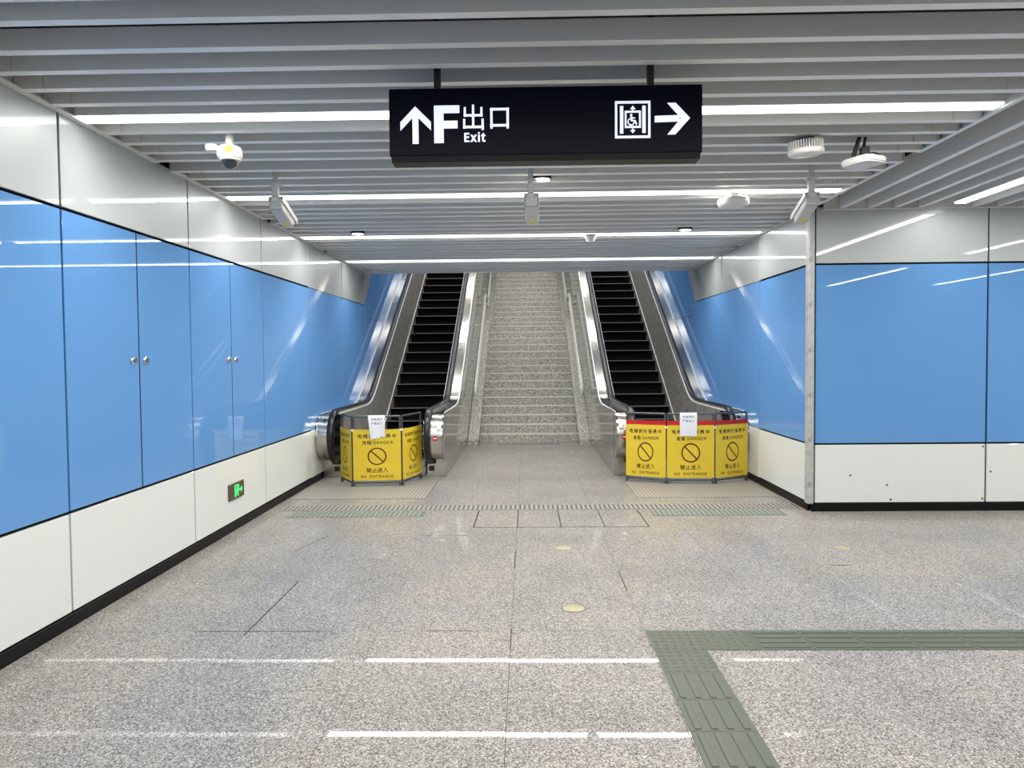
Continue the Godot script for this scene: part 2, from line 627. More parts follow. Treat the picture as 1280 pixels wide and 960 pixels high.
func side_wall(called: String, x: float, facing: int, joints: Array, from_back: float) -> void:
	var w := setting(called)
	var sgn := 1.0 if facing == 1 else -1.0
	var far := 24.0
	# backing
	part("backing", MB.new().box(Vector3(x + sgn * 0.13, 4.2, -(from_back + far) / 2), Vector3(0.2, 8.8, far - from_back)), M["black void"], w)
	for i in joints.size() - 1:
		var a: float = joints[i]
		var b: float = joints[i + 1]
		var near := a < 9.0
		var gap := 0.019 if near else 0.006
		if a < 10.5:
			panel(w, "white_panel", M["white enamel"], facing, x, Vector2(a, KICK), Vector2(b, WB), gap)
		panel(w, "blue_panel", M["blue enamel"], facing, x, Vector2(a, WB), Vector2(b, BG), gap)
		if i < joints.size() - 2:
			panel(w, "grey_panel", M["grey enamel"], facing, x, Vector2(a, BG), Vector2(b, TOP), gap)
	# the last grey panel is cut on a slant
	var a: float = joints[-2] + 0.004
	part("grey_panel", MB.new().prism(v2([a, BG + 0.006, 12.58, BG + 0.006, 13.15, TOP, a, TOP]), Vector3(x + sgn * 0.02, 0, 0), Vector3(0, 0, -1), Vector3.UP, Vector3(-sgn, 0, 0), 0.0, 0.028), M["grey enamel"], w)
	# blue cladding that goes on up beside the escalators
	var z: float = joints[-1]
	part("blue_panel", bx(Vector3(0.02, 6.0, z - 12.45), 0.0), M["blue enamel"], w, Vector3(x + sgn * 0.012, BG + 3.0, -(z + 12.45) / 2))
	while z < far - 0.2:
		var b := minf(z + 1.45, far)
		for r in [[WB, 2.3], [2.3, 4.6], [4.6, 8.5]]:
			panel(w, "blue_panel", M["blue enamel"], facing, x, Vector2(z, r[0]), Vector2(b, r[1]), 0.006)
		z = b


func build_walls() -> void:
	var j := []
	for i in range(-6, 6):
		j.append(4.357 + 1.666 * i)
	side_wall("wall_left", XL, 0, j, -5.64)
	side_wall("wall_right", XR, 1, [7.6, 9.16, 10.91, 12.66], 7.75)
	var f := setting("wall_front")
	part("backing", MB.new().box(Vector3(7.1, 1.9, ZC - 0.13), Vector3(8.3, 4.2, 0.2)), M["black void"], f)
	for s in [[2.925, 4.65], [4.65, 6.45], [6.45, 8.25], [8.25, 10.05]]:
		panel(f, "white_panel", M["white enamel"], 2, ZC, Vector2(s[0], KICK), Vector2(s[1], WB), 0.018)
		panel(f, "blue_panel", M["blue enamel"], 2, ZC, Vector2(s[0], WB), Vector2(s[1], BG), 0.018)
		panel(f, "grey_panel", M["grey enamel"], 2, ZC, Vector2(s[0], BG), Vector2(s[1], TOP), 0.018)
	# corner post
	var post := setting("trim_1")
	part("corner_post", MB.new().box(Vector3(2.882, 1.57, ZC - 0.02), Vector3(0.066, 2.98, 0.09), 0.012), M["post metal"], post)
	# kick boards
	var kb := [["baseboard_left", Vector3(XL - 0.012, KICK / 2 - 0.004, -1.9), Vector3(0.02, KICK, 15.8)], ["baseboard_right", Vector3(XR + 0.012, KICK / 2 - 0.004, -8.8), Vector3(0.02, KICK, 2.4)], ["baseboard_front", Vector3(6.6, KICK / 2 - 0.004, ZC - 0.012), Vector3(7.4, KICK, 0.02)]]
	for k in kb:
		var o := part(k[0], MB.new().box(k[1], k[2], 0.003), M["kick board"], self)
		tag(o, "", "", "", "structure")
	# the hall behind the camera
	tag(part("wall_back", MB.new().box(Vector3(4.0, 1.9, 3.2), Vector3(14.2, 4.2, 0.2)), M["plain grey"], self), "", "", "", "structure")
	tag(part("wall_far", MB.new().box(Vector3(10.4, 1.9, -0.8), Vector3(0.2, 4.2, 13.8)), M["plain grey"], self), "", "", "", "structure")


# ---------------------------------------------------------------- ceiling
func build_ceiling() -> void:
	var c := setting("ceiling")
	part("slab", MB.new().box(Vector3(4.0, 3.65, -3.3), Vector3(14.2, 0.2, 18.9)), M["void paint"], c)
	var offs := [-1.02, -0.778, -0.535, -0.294, 0.231, 0.47, 0.705, 0.945]
	var wide := XR - XL - 0.06
	var m := MB.new()
	for r in [[XL + 0.012, XL + 0.17], [XL + 0.174, XR - 0.194], [XR - 0.19, XR - 0.012]]:
		m.box(Vector3((r[0] + r[1]) / 2, 0.052, -0.0275), Vector3(r[1] - r[0], 0.104, 0.055), 0.002)
	var slat_mesh := m.mesh()
	var n := 0
	for k in range(-4, 5):
		for o in offs:
			var d: float = L0 + LP * k + o - (0.03 if o > 0.9 else 0.0)
			if d > 12.5 or d < -5.2:
				continue
			var sag := rng.randf_range(-1, 1) * 0.0022
			part("slat", slat_mesh, M["slat aluminium"], c, Vector3(0, CEIL + rng.randf_range(-0.002, 0.002), -d), Basis(Vector3.BACK, sag * 0.35))
			n += 1
	# right-hand hall: slats run away from the camera
	var x := 0.0
	var hall := MB.new().box(Vector3(0.0275, 0.052, 0), Vector3(0.055, 0.104, 12.9), 0.002).mesh()
	for k in range(0, 4):
		for o in [-1.07, -0.79, -0.535, -0.29, 0.24, 0.48, 0.72, 0.96]:
			x = 4.22 + 2.235 * k + o
			if x > 3.1 and x < 10.2:
				if x < 3.2:
					part("slat", MB.new().box(Vector3(0.0275, 0.085, 0), Vector3(0.055, 0.17, 12.9), 0.002), M["slat aluminium"], c, Vector3(x, CEIL, -1.05))
				else:
					part("slat", hall, M["slat aluminium"], c, Vector3(x, CEIL, -1.05))
	# fascia where the ceiling stops
	part("fascia", MB.new().box(Vector3(0.067, 3.30, -12.66), Vector3(XR - XL, 0.5, 0.05), 0.003), M["slat aluminium"], c)
	# edge trims with a break at each module
	var t := setting("trim_2")
	var u := setting("trim_3")
	var brk := [-3.2, -1.1, 1.13, 3.37, 5.60, 7.86, 10.1, 12.75]
	for i in brk.size() - 1:
		var a: float = brk[i] + 0.12
		var b: float = brk[i + 1] - 0.12
		part("edge_trim", MB.new().box(Vector3(XL + 0.024, CEIL + 0.008, -(a + b) / 2), Vector3(0.048, 0.012, b - a), 0.001).box(Vector3(XL + 0.004, CEIL + 0.05, -(a + b) / 2), Vector3(0.008, 0.09, b - a)), M["trim aluminium"], t)
		part("edge_trim", MB.new().box(Vector3(XR - 0.014, CEIL + 0.004, -(a + b) / 2), Vector3(0.028, 0.012, b - a), 0.001).box(Vector3(XR + 0.004, CEIL + 0.05, -(a + b) / 2), Vector3(0.008, 0.10, b - a)), M["trim aluminium"], u)
	var w := setting("trim_4")
	part("edge_trim", MB.new().box(Vector3(6.6, CEIL - 0.004, ZC + 0.01), Vector3(7.2, 0.012, 0.03), 0.001).box(Vector3(6.6, CEIL + 0.06, ZC + 0.006), Vector3(7.2, 0.13, 0.01)), M["trim aluminium"], w)


func build_stairwell() -> void:
	var h := setting("ceiling_stairwell")
	part("slope", MB.new().prism(v2([12.7, 4.3, 20.5, 8.4, 24.2, 8.4, 24.2, 8.6, 20.4, 8.6, 12.7, 4.5]), Vector3(XL, 0, 0), Vector3(0, 0, -1), Vector3.UP, Vector3.RIGHT, 0.0, XR - XL), M["plain grey"], h)
	part("upstand", MB.new().box(Vector3(0.067, 3.95, -12.72), Vector3(XR - XL, 0.9, 0.06)), M["plain grey"], h)
	tag(part("wall_upper", MB.new().box(Vector3(0.067, 6.5, -24.1), Vector3(XR - XL + 0.3, 4.6, 0.2)), M["plain grey"], self), "", "", "", "structure")
	tag(part("floor_upper", MB.new().box(Vector3(0.067, 4.33, -23.85), Vector3(XR - XL, 0.16, 0.7)).box(Vector3(-1.92, 4.33, -22.1), Vector3(1.6, 0.16, 3.2)).box(Vector3(2.03, 4.33, -22.1), Vector3(1.6, 0.16, 3.2)), M["flamed granite"], self), "", "", "", "structure")


# ---------------------------------------------------------------- lamps
func strip(label: String, mid: Vector3, length: float, along_z := false, energy := LAMP_ENERGY, tilt := 0.0, inset := 0.01, group := "strip lights set in the slatted ceiling") -> void:
	var b := Basis(Vector3.UP, PI / 2) if along_z else Basis(Vector3.RIGHT, tilt)
	var t := thing("ceiling_light", label, "ceiling light", mid, group, b)
	part("housing", MB.new().box(Vector3(0, 0.055, 0), Vector3(length, 0.09, 0.12), 0.003), M["trim aluminium"], t)
	part("diffuser", MB.new().box(Vector3(0, 0.004, 0), Vector3(length - 0.01, 0.016, 0.108), 0.004), M["lamp diffuser"], t)
	var l := AreaLight3D.new()
	l.name = "strip_lamp"
	l.area_size = Vector2(length - 2.0 * inset, 0.105)
	l.light_color = rgb(255, 251, 244)
	l.light_energy = energy
	l.area_range = 30.0
	l.shadow_enabled = true
	l.position = Vector3(0, -0.008, 0)
	l.rotation = Vector3(-PI / 2, 0, 0)
	t.add_child(l)


func build_strip_lights() -> void:
	var names := ["linear ceiling light directly behind the hanging black exit sign", "linear ceiling light crossing behind the three box cameras", "linear ceiling light passing behind the small cone shaped detector", "linear ceiling light farthest away, nearest the escalators"]
	var mid := (XL + XR) / 2
	for k in range(-2, 4):
		strip("white " + names[k] if k >= 0 else "white linear ceiling light overhead or behind the viewer, %s" % ["farthest back", "nearest overhead"][k + 2], Vector3(mid, CEIL + 0.002, -(L0 + LP * k)), XR - XL - 0.1, false, LAMP_ENERGY, 0.0, 0.21)
	strip("white linear ceiling light of the right hall, running away from the viewer", Vector3(4.245, CEIL + 0.002, -1.0), 12.7, true, LAMP_ENERGY * 1.7, 0.0, 0.15)
	var hall := [[6.48, -5.7, "second line from the corridor, the length nearest the wall"], [6.48, -0.75, "second line from the corridor, the length behind the viewer"], [8.715, -5.7, "third line from the corridor, the length nearest the wall"], [8.715, -0.75, "third line from the corridor, the length behind the viewer"]]
	for q in hall:
		strip("right hall strip light, " + q[2], Vector3(q[0], CEIL + 0.002, q[1]), 3.4, true, LAMP_ENERGY * 0.85, 0.0, 0.1)
	for k in 4:
		var z := 14.4 + 2.2 * k
		var y := 4.3 + (z - 12.7) * 0.5256 - 0.06
		strip("white linear light on the sloping stairwell ceiling, %s" % ["lowest of all", "second from the bottom", "third from the bottom", "topmost"][k], Vector3(mid, y, -z), 4.6, false, STAIR_LAMP, 0.484, 0.01, "stairwell lights")


# ---------------------------------------------------------------- stairs
const RISE := 0.1575
const RUN := 0.30
const STAIR_Z := 13.85
const LANDING := 1.2


func step_at(k: int) -> float:      # distance of the k-th riser (k from 1)
	return STAIR_Z + RUN * (k - 1) + (LANDING if k > 15 else 0.0)


func build_stairs() -> void:
	var t := thing("staircase", "speckled grey granite staircase rising between the two escalators", "staircase", Vector3(0.05, 0, -STAIR_Z))
	var w := 1.88
	for k in range(1, 29):
		var z0 := step_at(k)
		var depth := step_at(k + 1) - z0 + 0.03
		var s := part("step", bx(Vector3(w, RISE + 0.02, depth), 0.004), M["flamed granite"], t, Vector3(0, RISE * k - (RISE + 0.02) / 2, -(z0 - STAIR_Z) - depth / 2))
		part("nosing", bx(Vector3(w - 0.02, 0.014, 0.02), 0.003), M["nosing"], s, Vector3(0, (RISE + 0.02) / 2 - 0.006, depth / 2 - 0.006))
	for sd in [-1.0, 1.0]:
		var cx := -0.975 if sd < 0 else 1.068
		for seg in 2:
			# the lower plinth, then a wider one past the landing
			var a := 13.38 if seg == 0 else 18.2
			var b := 18.2 if seg == 0 else 23.9
			var ya := 0.13 if seg == 0 else RISE * 15 + 0.08
			var yb := RISE * 15 + 0.14 if seg == 0 else RISE * 15 + 0.08 + (24.0 - 19.3) * RISE / RUN
			var half := 0.1
			var p := v2([a, -0.0, b, yb - 0.5, b, yb, (a + 0.18) if seg == 0 else 19.3, ya, a, ya - 0.03])
			part("plinth", MB.new().prism(p, Vector3(cx - half - 0.05, 0, STAIR_Z), Vector3(0, 0, -1), Vector3.UP, Vector3.RIGHT, 0.0, 2 * half), M["flamed granite"], t)
	var studs := MB.new()
	for i in 26:
		studs.lathe([Vector2(0.016, 0.0), Vector2(0.012, 0.006), Vector2(0, 0.006)], Vector3(-0.55 + i * 0.044, 0, 0.26), 8)
		studs.lathe([Vector2(0.016, 0.0), Vector2(0.012, 0.006), Vector2(0, 0.006)], Vector3(-0.55 + i * 0.044, 0, 0.32), 8)
	tag(part("warning_studs", studs, M["grate dark"], t), "", "", "", "stuff")


func rail_path(h: float, from: float, to: float) -> Array:
	var out := []
	var z := from
	while z <= to:
		var y := 0.0
		if z < 18.05:
			y = (z - STAIR_Z) * RISE / RUN
		elif z < 19.25:
			y = (18.05 - STAIR_Z) * RISE / RUN
		else:
			y = (z - STAIR_Z - 1.2) * RISE / RUN
		out.append(Vector2(z, y + h))
		z += 0.1
	return out


func stair_rail(x: float, label: String) -> void:
	var t := thing("stair_handrail", label, "handrail", Vector3(x, 0, -STAIR_Z), "handrails beside the stairs")
	var sgn := signf(x)
	var hi := rail_path(0.93, 14.12, 22.4)
	var lo := rail_path(0.73, 14.12, 22.4)
	var loc := func(q: Vector2) -> Vector3: return Vector3(0, q.y, -(q.x - STAIR_Z))
	var path := []
	for i in range(hi.size() - 1, -1, -1):
		path.append(loc.call(hi[i]))
	var c: Vector2 = (hi[0] + lo[0]) / 2
	for i in range(1, 8):
		var a := PI * i / 8
		path.append(loc.call(c + Vector2(-sin(a) * 0.1, cos(a) * 0.1)))
	for q in lo:
		path.append(loc.call(q))
	part("rail", MB.new().tube(path, 0.025, 10), M["rail steel"], t)
	for i in range(3, hi.size(), 11):
		for q in [hi[i], lo[i]]:
			var p: Vector3 = loc.call(q)
			part("bracket", MB.new().tube([p + Vector3(0, -0.02, 0), p + Vector3(sgn * 0.04, -0.06, 0), p + Vector3(sgn * 0.09, -0.06, 0)], 0.008, 6).lathe([Vector2(0, -0.004), Vector2(0.03, -0.004), Vector2(0.03, 0.004), Vector2(0, 0.004)], p + Vector3(sgn * 0.088, -0.06, 0), 12, Basis(Vector3.BACK, PI / 2), true), M["rail steel"], t)


# ---------------------------------------------------------------- escalator
const EZ := 9.86


func soft(x: float, s: float) -> float:
	return x if x / s > 30.0 else s * log(1.0 + exp(x / s))


func climb(d: float) -> float:      # height of the handrail line above its lower flat, by distance
	return 0.577 * (soft(d - 11.87, 0.13) - soft(d - 19.67, 0.13))


func line(h: float, from: float, to: float) -> Array:      # local (distance from EZ, height)
	var out := []
	var d := from
	while d < to + 0.001:
		out.append(Vector2(d - EZ, h + climb(d)))
		d += 0.06 if d > 11.2 and d < 12.6 else 0.25
	return out


func escalator(cx: float, half: float, inner: float, label: String) -> void:
	var nose := -0.06 if inner > 0 else 0.0      # how far the newel overhangs its base
	var t := thing("escalator", label, "escalator", Vector3(cx, 0, -EZ), "escalators")
	var deck_h := 0.86
	# steps
	var sw := 0.98
	var prof := PackedVector2Array()
	# (distance, height) of a step: tread, then a bowed riser; origin at the nose
	prof.append_array(v2([0.0, 0.0, 0.35, 0.0, 0.35, -0.02, 0.03, -0.02, 0.055, -0.07, 0.068, -0.13, 0.07, -0.215, 0.055, -0.215, 0.053, -0.13, 0.04, -0.07, 0.0, -0.02]))
	var sm := MB.new().prism(prof, Vector3(-sw / 2, 0, 0), Vector3(0, 0, -1), Vector3.UP, Vector3.RIGHT, 0.0, sw).mesh()
	var em := bx(Vector3(sw, 0.01, 0.016), 0.003)
	for k in range(-2, 24):
		var d := 14.796 + 0.3464 * (k - 8)
		var y := 0.1176 + 0.2 * k
		if k < 0:
			y = maxf(0.012, 0.1176 + 0.2 * k) - (0.006 if k < -1 else 0.0)
		var s := part("step", sm, M["step black"], t, Vector3(0, y, -(d - EZ)))
		part("step_edge", em, M["step edge"], s, Vector3(0, -0.002, 0.004))
	# truss under the steps so that nothing shows through
	part("truss_cover", MB.new().prism(v2([2.2, -0.0, 2.4, 0.02, 10.2, 4.45, 10.2, 4.2, 2.5, -0.0]), Vector3(-0.5, 0, 0), Vector3(0, 0, -1), Vector3.UP, Vector3.RIGHT, 0.0, 1.0), M["black void"], t)
	# comb and landing plate (the plate runs out in front of the machine)
	var lp := part(numbered("landing_plate"), MB.new().box(Vector3.ZERO, Vector3(2 * half - 0.12, 0.006, 1.52), 0.001), M["ribbed plate"], self, Vector3(cx - inner * 0.015, 0.0032, -EZ + 0.77))
	tag(lp, "ribbed beige floor plate under the %s barrier" % ("plain yellow" if inner > 0 else "red topped"), "floor plate", "floor plates before the escalators")
	part("comb_plate", MB.new().box(Vector3(0, 0.003, -0.8), Vector3(1.0, 0.008, 1.7), 0.002), M["ribbed plate"], t)
	for sd in [-1.0, 1.0]:
		var outer: float = sd * half
		var rail: float = sd * (half - 0.205)      # centre of the handrail
		var skirt: float = sd * 0.505
		var is_inner: bool = sd == inner
		# skirt and its bright edge
		part("skirt", MB.new().sweep(v2([skirt, -0.40, skirt + sd * 0.012, -0.40, skirt + sd * 0.012, 0.0, skirt, 0.0]), line(0.07 + 0.03, 10.2, 20.4), true), M["dull steel"], t)
		part("skirt_edge", MB.new().sweep(v2([skirt - sd * 0.006, -0.012, skirt + sd * 0.016, -0.012, skirt + sd * 0.016, 0.012, skirt - sd * 0.006, 0.012]), line(0.10, 10.2, 20.4), true), M["trim aluminium"], t)
		# leaning inner panel
		var px: float = rail - sd * 0.05
		part("inner_panel", MB.new().sweep(v2([skirt + sd * 0.004, 0.0, px, deck_h - 0.11, px + sd * 0.02, deck_h - 0.11, skirt + sd * 0.03, 0.0]), line(0.112, 10.0, 20.4), true), M["dull steel"], t)
		part("rail_edge", MB.new().sweep(v2([px - sd * 0.006, -0.008, px + sd * 0.014, -0.008, px + sd * 0.014, 0.010, px - sd * 0.006, 0.010]), line(deck_h + 0.012, 9.8, 20.4), true), M["trim aluminium"], t)
		# outer deck
		part("outer_deck", MB.new().sweep(v2([rail - sd * 0.05, -0.05, rail - sd * 0.05, 0.0, outer - sd * 0.004, 0.0, outer - sd * 0.004, -0.05]), line(deck_h, 9.8, 23.7), true), M["bright steel"], t)
		part("deck_edge", MB.new().sweep(v2([outer - sd * 0.018, -0.004, outer - sd * 0.018, 0.014, outer - sd * 0.003, 0.014, outer - sd * 0.003, -0.004]), line(deck_h, 9.8, 20.4), true), M["trim aluminium"], t)
		# newel: rounded front that overhangs its base
		var nx0 := minf(px, outer - sd * 0.003)
		var nx1 := maxf(px, outer - sd * 0.003)
		var np := PackedVector2Array()
		np.append_array(v2([0.6, 0.86]))
		for i in 17:
			var a := PI / 2 + PI * i / 16
			np.append(Vector2(nose + cos(a) * 0.305, 0.555 + sin(a) * 0.305))
		np.append(Vector2(0.6, 0.25))
		var nw := part("newel", MB.new().prism(np, Vector3(nx0 + 0.012, 0, 0), Vector3(0, 0, -1), Vector3.UP, Vector3.RIGHT, 0.0, nx1 - nx0 - 0.024, 1), M["newel steel"], t)
		# flanges at both edges and two raised bands
		var fp := PackedVector2Array()
		fp.append_array(v2([0.6, 0.868]))
		for i in 17:
			var a := PI / 2 + PI * i / 16
			fp.append(Vector2(nose + cos(a) * 0.316, 0.555 + sin(a) * 0.313))
		fp.append(Vector2(0.6, 0.242))
		for e in [[nx0, nx0 + 0.016], [nx1 - 0.016, nx1]]:
			part("flange", MB.new().prism(fp, Vector3(e[0], 0, 0), Vector3(0, 0, -1), Vector3.UP, Vector3.RIGHT, 0.0, e[1] - e[0], 1), M["bright steel"], nw)
		part("newel_base", MB.new().box(Vector3((nx0 + nx1) / 2, 0.126, -0.32), Vector3(nx1 - nx0, 0.252, 0.64), 0.004), M["newel steel"], t)
		part("rail_inlet", MB.new().box(Vector3(rail, 0.235, 0.01), Vector3(0.14, 0.1, 0.05), 0.008), M["black paint"], t)
		part("switch_box", MB.new().box(Vector3(px + sd * 0.06, 0.12, 0.004), Vector3(0.07, 0.065, 0.02), 0.004), M["black paint"], t)
		# handrail: along the balustrade, round the newel and down into its inlet
		var path := []
		for i in range(0, 13):
			var a := -PI * 0.5 - 0.02 - PI * 0.98 * i / 12.0
			path.append(Vector2(nose + cos(a) * 0.345, 0.57 + sin(a) * 0.345))
		for q in line(0.915, 9.9, 20.4):
			path.append(q)
		var hp := PackedVector2Array()
		for i in 12:
			var a := TAU * i / 12
			hp.append(Vector2(rail + cos(a) * 0.042, sin(a) * (0.024 if sin(a) > 0 else 0.016)))
		part("handrail", MB.new().sweep(hp, path, false, true), M["rubber"], t)
		part("rail_guide", MB.new().sweep(v2([rail - 0.026, -0.05, rail + 0.026, -0.05, rail + 0.026, 0.0, rail - 0.026, 0.0]), line(0.905, 9.9, 20.4), true), M["dull steel"], t)
		if not is_inner and inner < 0.0:
			for q in [[11.55, 0.0, "blue sticker"], [11.75, 0.0, "white plastic"], [11.95, 0.0, "blue sticker"], [11.3, 0.0, "white plastic"]]:
				var f := 0.66
				var lean := atan2(px - skirt, deck_h - 0.11)
				part("safety_sticker", bx(Vector3(0.004, 0.13, 0.12), 0.0), M[q[2]], t, Vector3(lerpf(skirt, px, f) - sd * 0.004, 0.112 + climb(q[0]) + (deck_h - 0.11) * f, -(q[0] - EZ)), Basis(Vector3.BACK, -lean))
		# stickers on the newel front
		if is_inner:
			var sx: float = outer - sd * 0.10
			part("prohibition_sticker", MB.new().lathe([Vector2(0, 0), Vector2(0.034, 0), Vector2(0.034, 0.003), Vector2(0, 0.003)], Vector3(sx, 0.56, 0.302 - nose), 20, Basis(Vector3.RIGHT, PI / 2), true), M["red sticker"], nw)
			part("sticker_bar", MB.new().box(Vector3(sx, 0.56, 0.306 - nose), Vector3(0.042, 0.012, 0.003)), M["white plastic"], nw)
			part("key_switch", MB.new().box(Vector3(sx + sd * 0.045, 0.71, 0.275 - nose), Vector3(0.05, 0.10, 0.03), 0.008, Basis(Vector3.RIGHT, -0.5)), M["white plastic"], nw)
			part("stop_mark", MB.new().box(Vector3(sx + sd * 0.01, 0.485, 0.292 - nose), Vector3(0.03, 0.012, 0.006)), M["black paint"], nw)
			# mirror-like side cladding towards the stairs
			var d := EZ
			while d < 23.7:
				var e := minf(d + (1.15 if d < 12.9 else 1.6), 23.8)
				var poly := v2([d - EZ + 0.003, 0.002, e - EZ - 0.003, 0.002])
				if d > 12.5:
					poly = v2([d - EZ + 0.003, 0.03 + maxf(0.0, climb(d) - 1.9), e - EZ - 0.003, 0.03 + maxf(0.0, climb(e) - 1.9)])
				for q in range(8, -1, -1):
					var dd: float = lerpf(d + 0.003, e - 0.003, q / 8.0)
					poly.append(Vector2(dd - EZ, deck_h - 0.002 + climb(dd)))
				part("side_cladding", MB.new().prism(poly, Vector3(outer, 0, 0), Vector3(0, 0, -1), Vector3.UP, Vector3(-sd, 0, 0), 0.0, 0.02), M["brushed steel"], t)
				d = e
		else:
			part("wall_sensor", MB.new().box(Vector3(outer - sd * 0.06, 0.68, 0.25 - nose), Vector3(0.05, 0.11, 0.03), 0.008, Basis(Vector3.RIGHT, -0.4)), M["white plastic"], nw)
			part("sensor_eye", MB.new().lathe([Vector2(0, 0), Vector2(0.03, 0), Vector2(0.026, 0.008), Vector2(0, 0.008)], Vector3(outer - sd * 0.11, 0.79, 0.185 - nose), 16, Basis(Vector3.RIGHT, 0.75)), M["black paint"], nw)


# ---------------------------------------------------------------- barriers
func cloth_panel(w: float, y0: float, y1: float, seed_: int) -> ArrayMesh:
	var n := FastNoiseLite.new()
	n.seed = seed_
	n.frequency = 4.0
	n.noise_type = FastNoiseLite.TYPE_SIMPLEX_SMOOTH
	var st := SurfaceTool.new()
	st.begin(Mesh.PRIMITIVE_TRIANGLES)
	var NX := 14
	var NY := 16
	for side in 2:
		for j in NY + 1:
			for i in NX + 1:
				var u := i / float(NX)
				var q := j / float(NY)
				var x := (u - 0.5) * w
				var y := lerpf(y1, y0, q)
				y += sin(u * PI) * (-0.012 if j == 0 else 0.0) * 0.5
				var bulge := sin(u * PI) * 0.012 + n.get_noise_3d(x * 0.5, y * 2.0, 0) * 0.010 * sin(u * PI)
				st.set_uv(Vector2(u, q))
				st.set_smooth_group(side + 1)
				st.add_vertex(Vector3(x, y, bulge + (0.0015 if side == 0 else -0.0015)))
	var row := NX + 1
	for side in 2:
		var o := side * row * (NY + 1)
		for j in NY:
			for i in NX:
				var a := o + j * row + i
				for k in ([a, a + 1, a + row + 1, a, a + row + 1, a + row] if side == 0 else [a, a + row + 1, a + 1, a, a + row, a + row + 1]):
					st.add_index(k)
	st.generate_normals()
	return st.commit()


func barrier(label: String, pts: Array, banner: Material, cloth_top: float, red: bool) -> void:
	var mid: Vector3 = (pts[1] + pts[2]) / 2 + Vector3(0, 0.007, 0)
	var t := thing("folding_barrier", label, "barrier", mid, "folding barriers in front of the escalators")
	for i in pts.size() - 1:
		var a: Vector3 = pts[i] - (pts[1] + pts[2]) / 2
		var b: Vector3 = pts[i + 1] - (pts[1] + pts[2]) / 2
		var d := b - a
		var ln := d.length()
		var turn := Basis(Vector3.UP, atan2(-d.z, d.x))
		var o: Vector3 = (a + b) / 2
		var f := MB.new()
		var hw := ln / 2 - 0.017
		f.tube([Vector3(-hw, 0.012, 0), Vector3(-hw, 0.875, 0)], 0.0135, 10)
		f.tube([Vector3(hw, 0.012, 0), Vector3(hw, 0.875, 0)], 0.0135, 10)
		f.tube([Vector3(-hw, 0.872, 0), Vector3(hw, 0.872, 0)], 0.0125, 10)
		f.tube([Vector3(-hw, 0.045, 0), Vector3(hw, 0.045, 0)], 0.0125, 10)
		var fr := part("panel_frame", f, M["frame grey"], t, o, turn)
		for s in [-1.0, 1.0]:
			part("foot", MB.new().box(Vector3(s * hw, 0.03, 0), Vector3(0.034, 0.06, 0.036), 0.004), M["frame grey"], fr)
			part("hinge", MB.new().box(Vector3(s * (hw + 0.010), 0.70, 0), Vector3(0.02, 0.03, 0.03), 0.004), M["white plastic"], fr)
		part("banner", cloth_panel(ln - 0.012, 0.075, cloth_top, 11 + i + (5 if red else 0)), banner, t, o + turn.z * 0.012, turn)
	var d2: Vector3 = pts[2] - pts[1]
	var turn2 := Basis(Vector3.UP, atan2(-d2.z, d2.x))
	var p: MeshInstance3D = tag(MeshInstance3D.new(), "white paper notice hung over the %s barrier" % ("red topped" if red else "plain yellow"), "notice", "paper notices on the barriers")
	p.name = numbered("paper_notice")
	p.mesh = paper_mesh(red)
	p.material_override = M["paper"]
	p.transform = Transform3D(turn2, mid + turn2.x * (0.0 if not red else -0.03) + turn2.z * 0.034)
	add_child(p)


func paper_mesh(straight: bool) -> ArrayMesh:
	var st := SurfaceTool.new()
	st.begin(Mesh.PRIMITIVE_TRIANGLES)
	st.set_smooth_group(1)
	var N := 10
	for side in 2:
		for j in N + 1:
			var q := j / float(N)
			for i in 5:
				var u := i / 4.0
				var w := 0.21 if straight else 0.21 - 0.03 * q
				var x := (u - 0.5) * w + (0.0 if straight else 0.012 * q)
				var y := 0.888 - 0.29 * q + (0.0 if straight else 0.03 * q * (u - 0.3) * 1.0)
				var z := 0.004 * sin(q * 3.0) + (0.0 if straight else 0.012 * q * sin(u * 6.0)) + side * -0.001
				if j == 0:
					z -= 0.012
				st.set_uv(Vector2(u, q))
				st.add_vertex(Vector3(x, y, z))
	for side in 2:
		var o := side * 5 * (N + 1)
		for j in N:
			for i in 4:
				var a := o + j * 5 + i
				for k in ([a, a + 1, a + 6, a, a + 6, a + 5] if side == 0 else [a, a + 6, a + 1, a, a + 5, a + 6]):
					st.add_index(k)
	st.generate_normals()
	return st.commit()


func build_barriers() -> void:
	barrier("three panel yellow warning barrier with no red band, before the left escalator", [Vector3(-2.405, 0, -9.53), Vector3(-2.165, 0, -9.13), Vector3(-1.565, 0, -9.19), Vector3(-1.40, 0, -9.76)], M["banner"], 0.715, false)
	barrier("three panel yellow warning barrier with a red top band, before the right escalator", [Vector3(1.27, 0, -9.44), Vector3(1.745, 0, -9.22), Vector3(2.335, 0, -9.19), Vector3(2.81, 0, -9.43)], M["red topped banner"], 0.79, true)


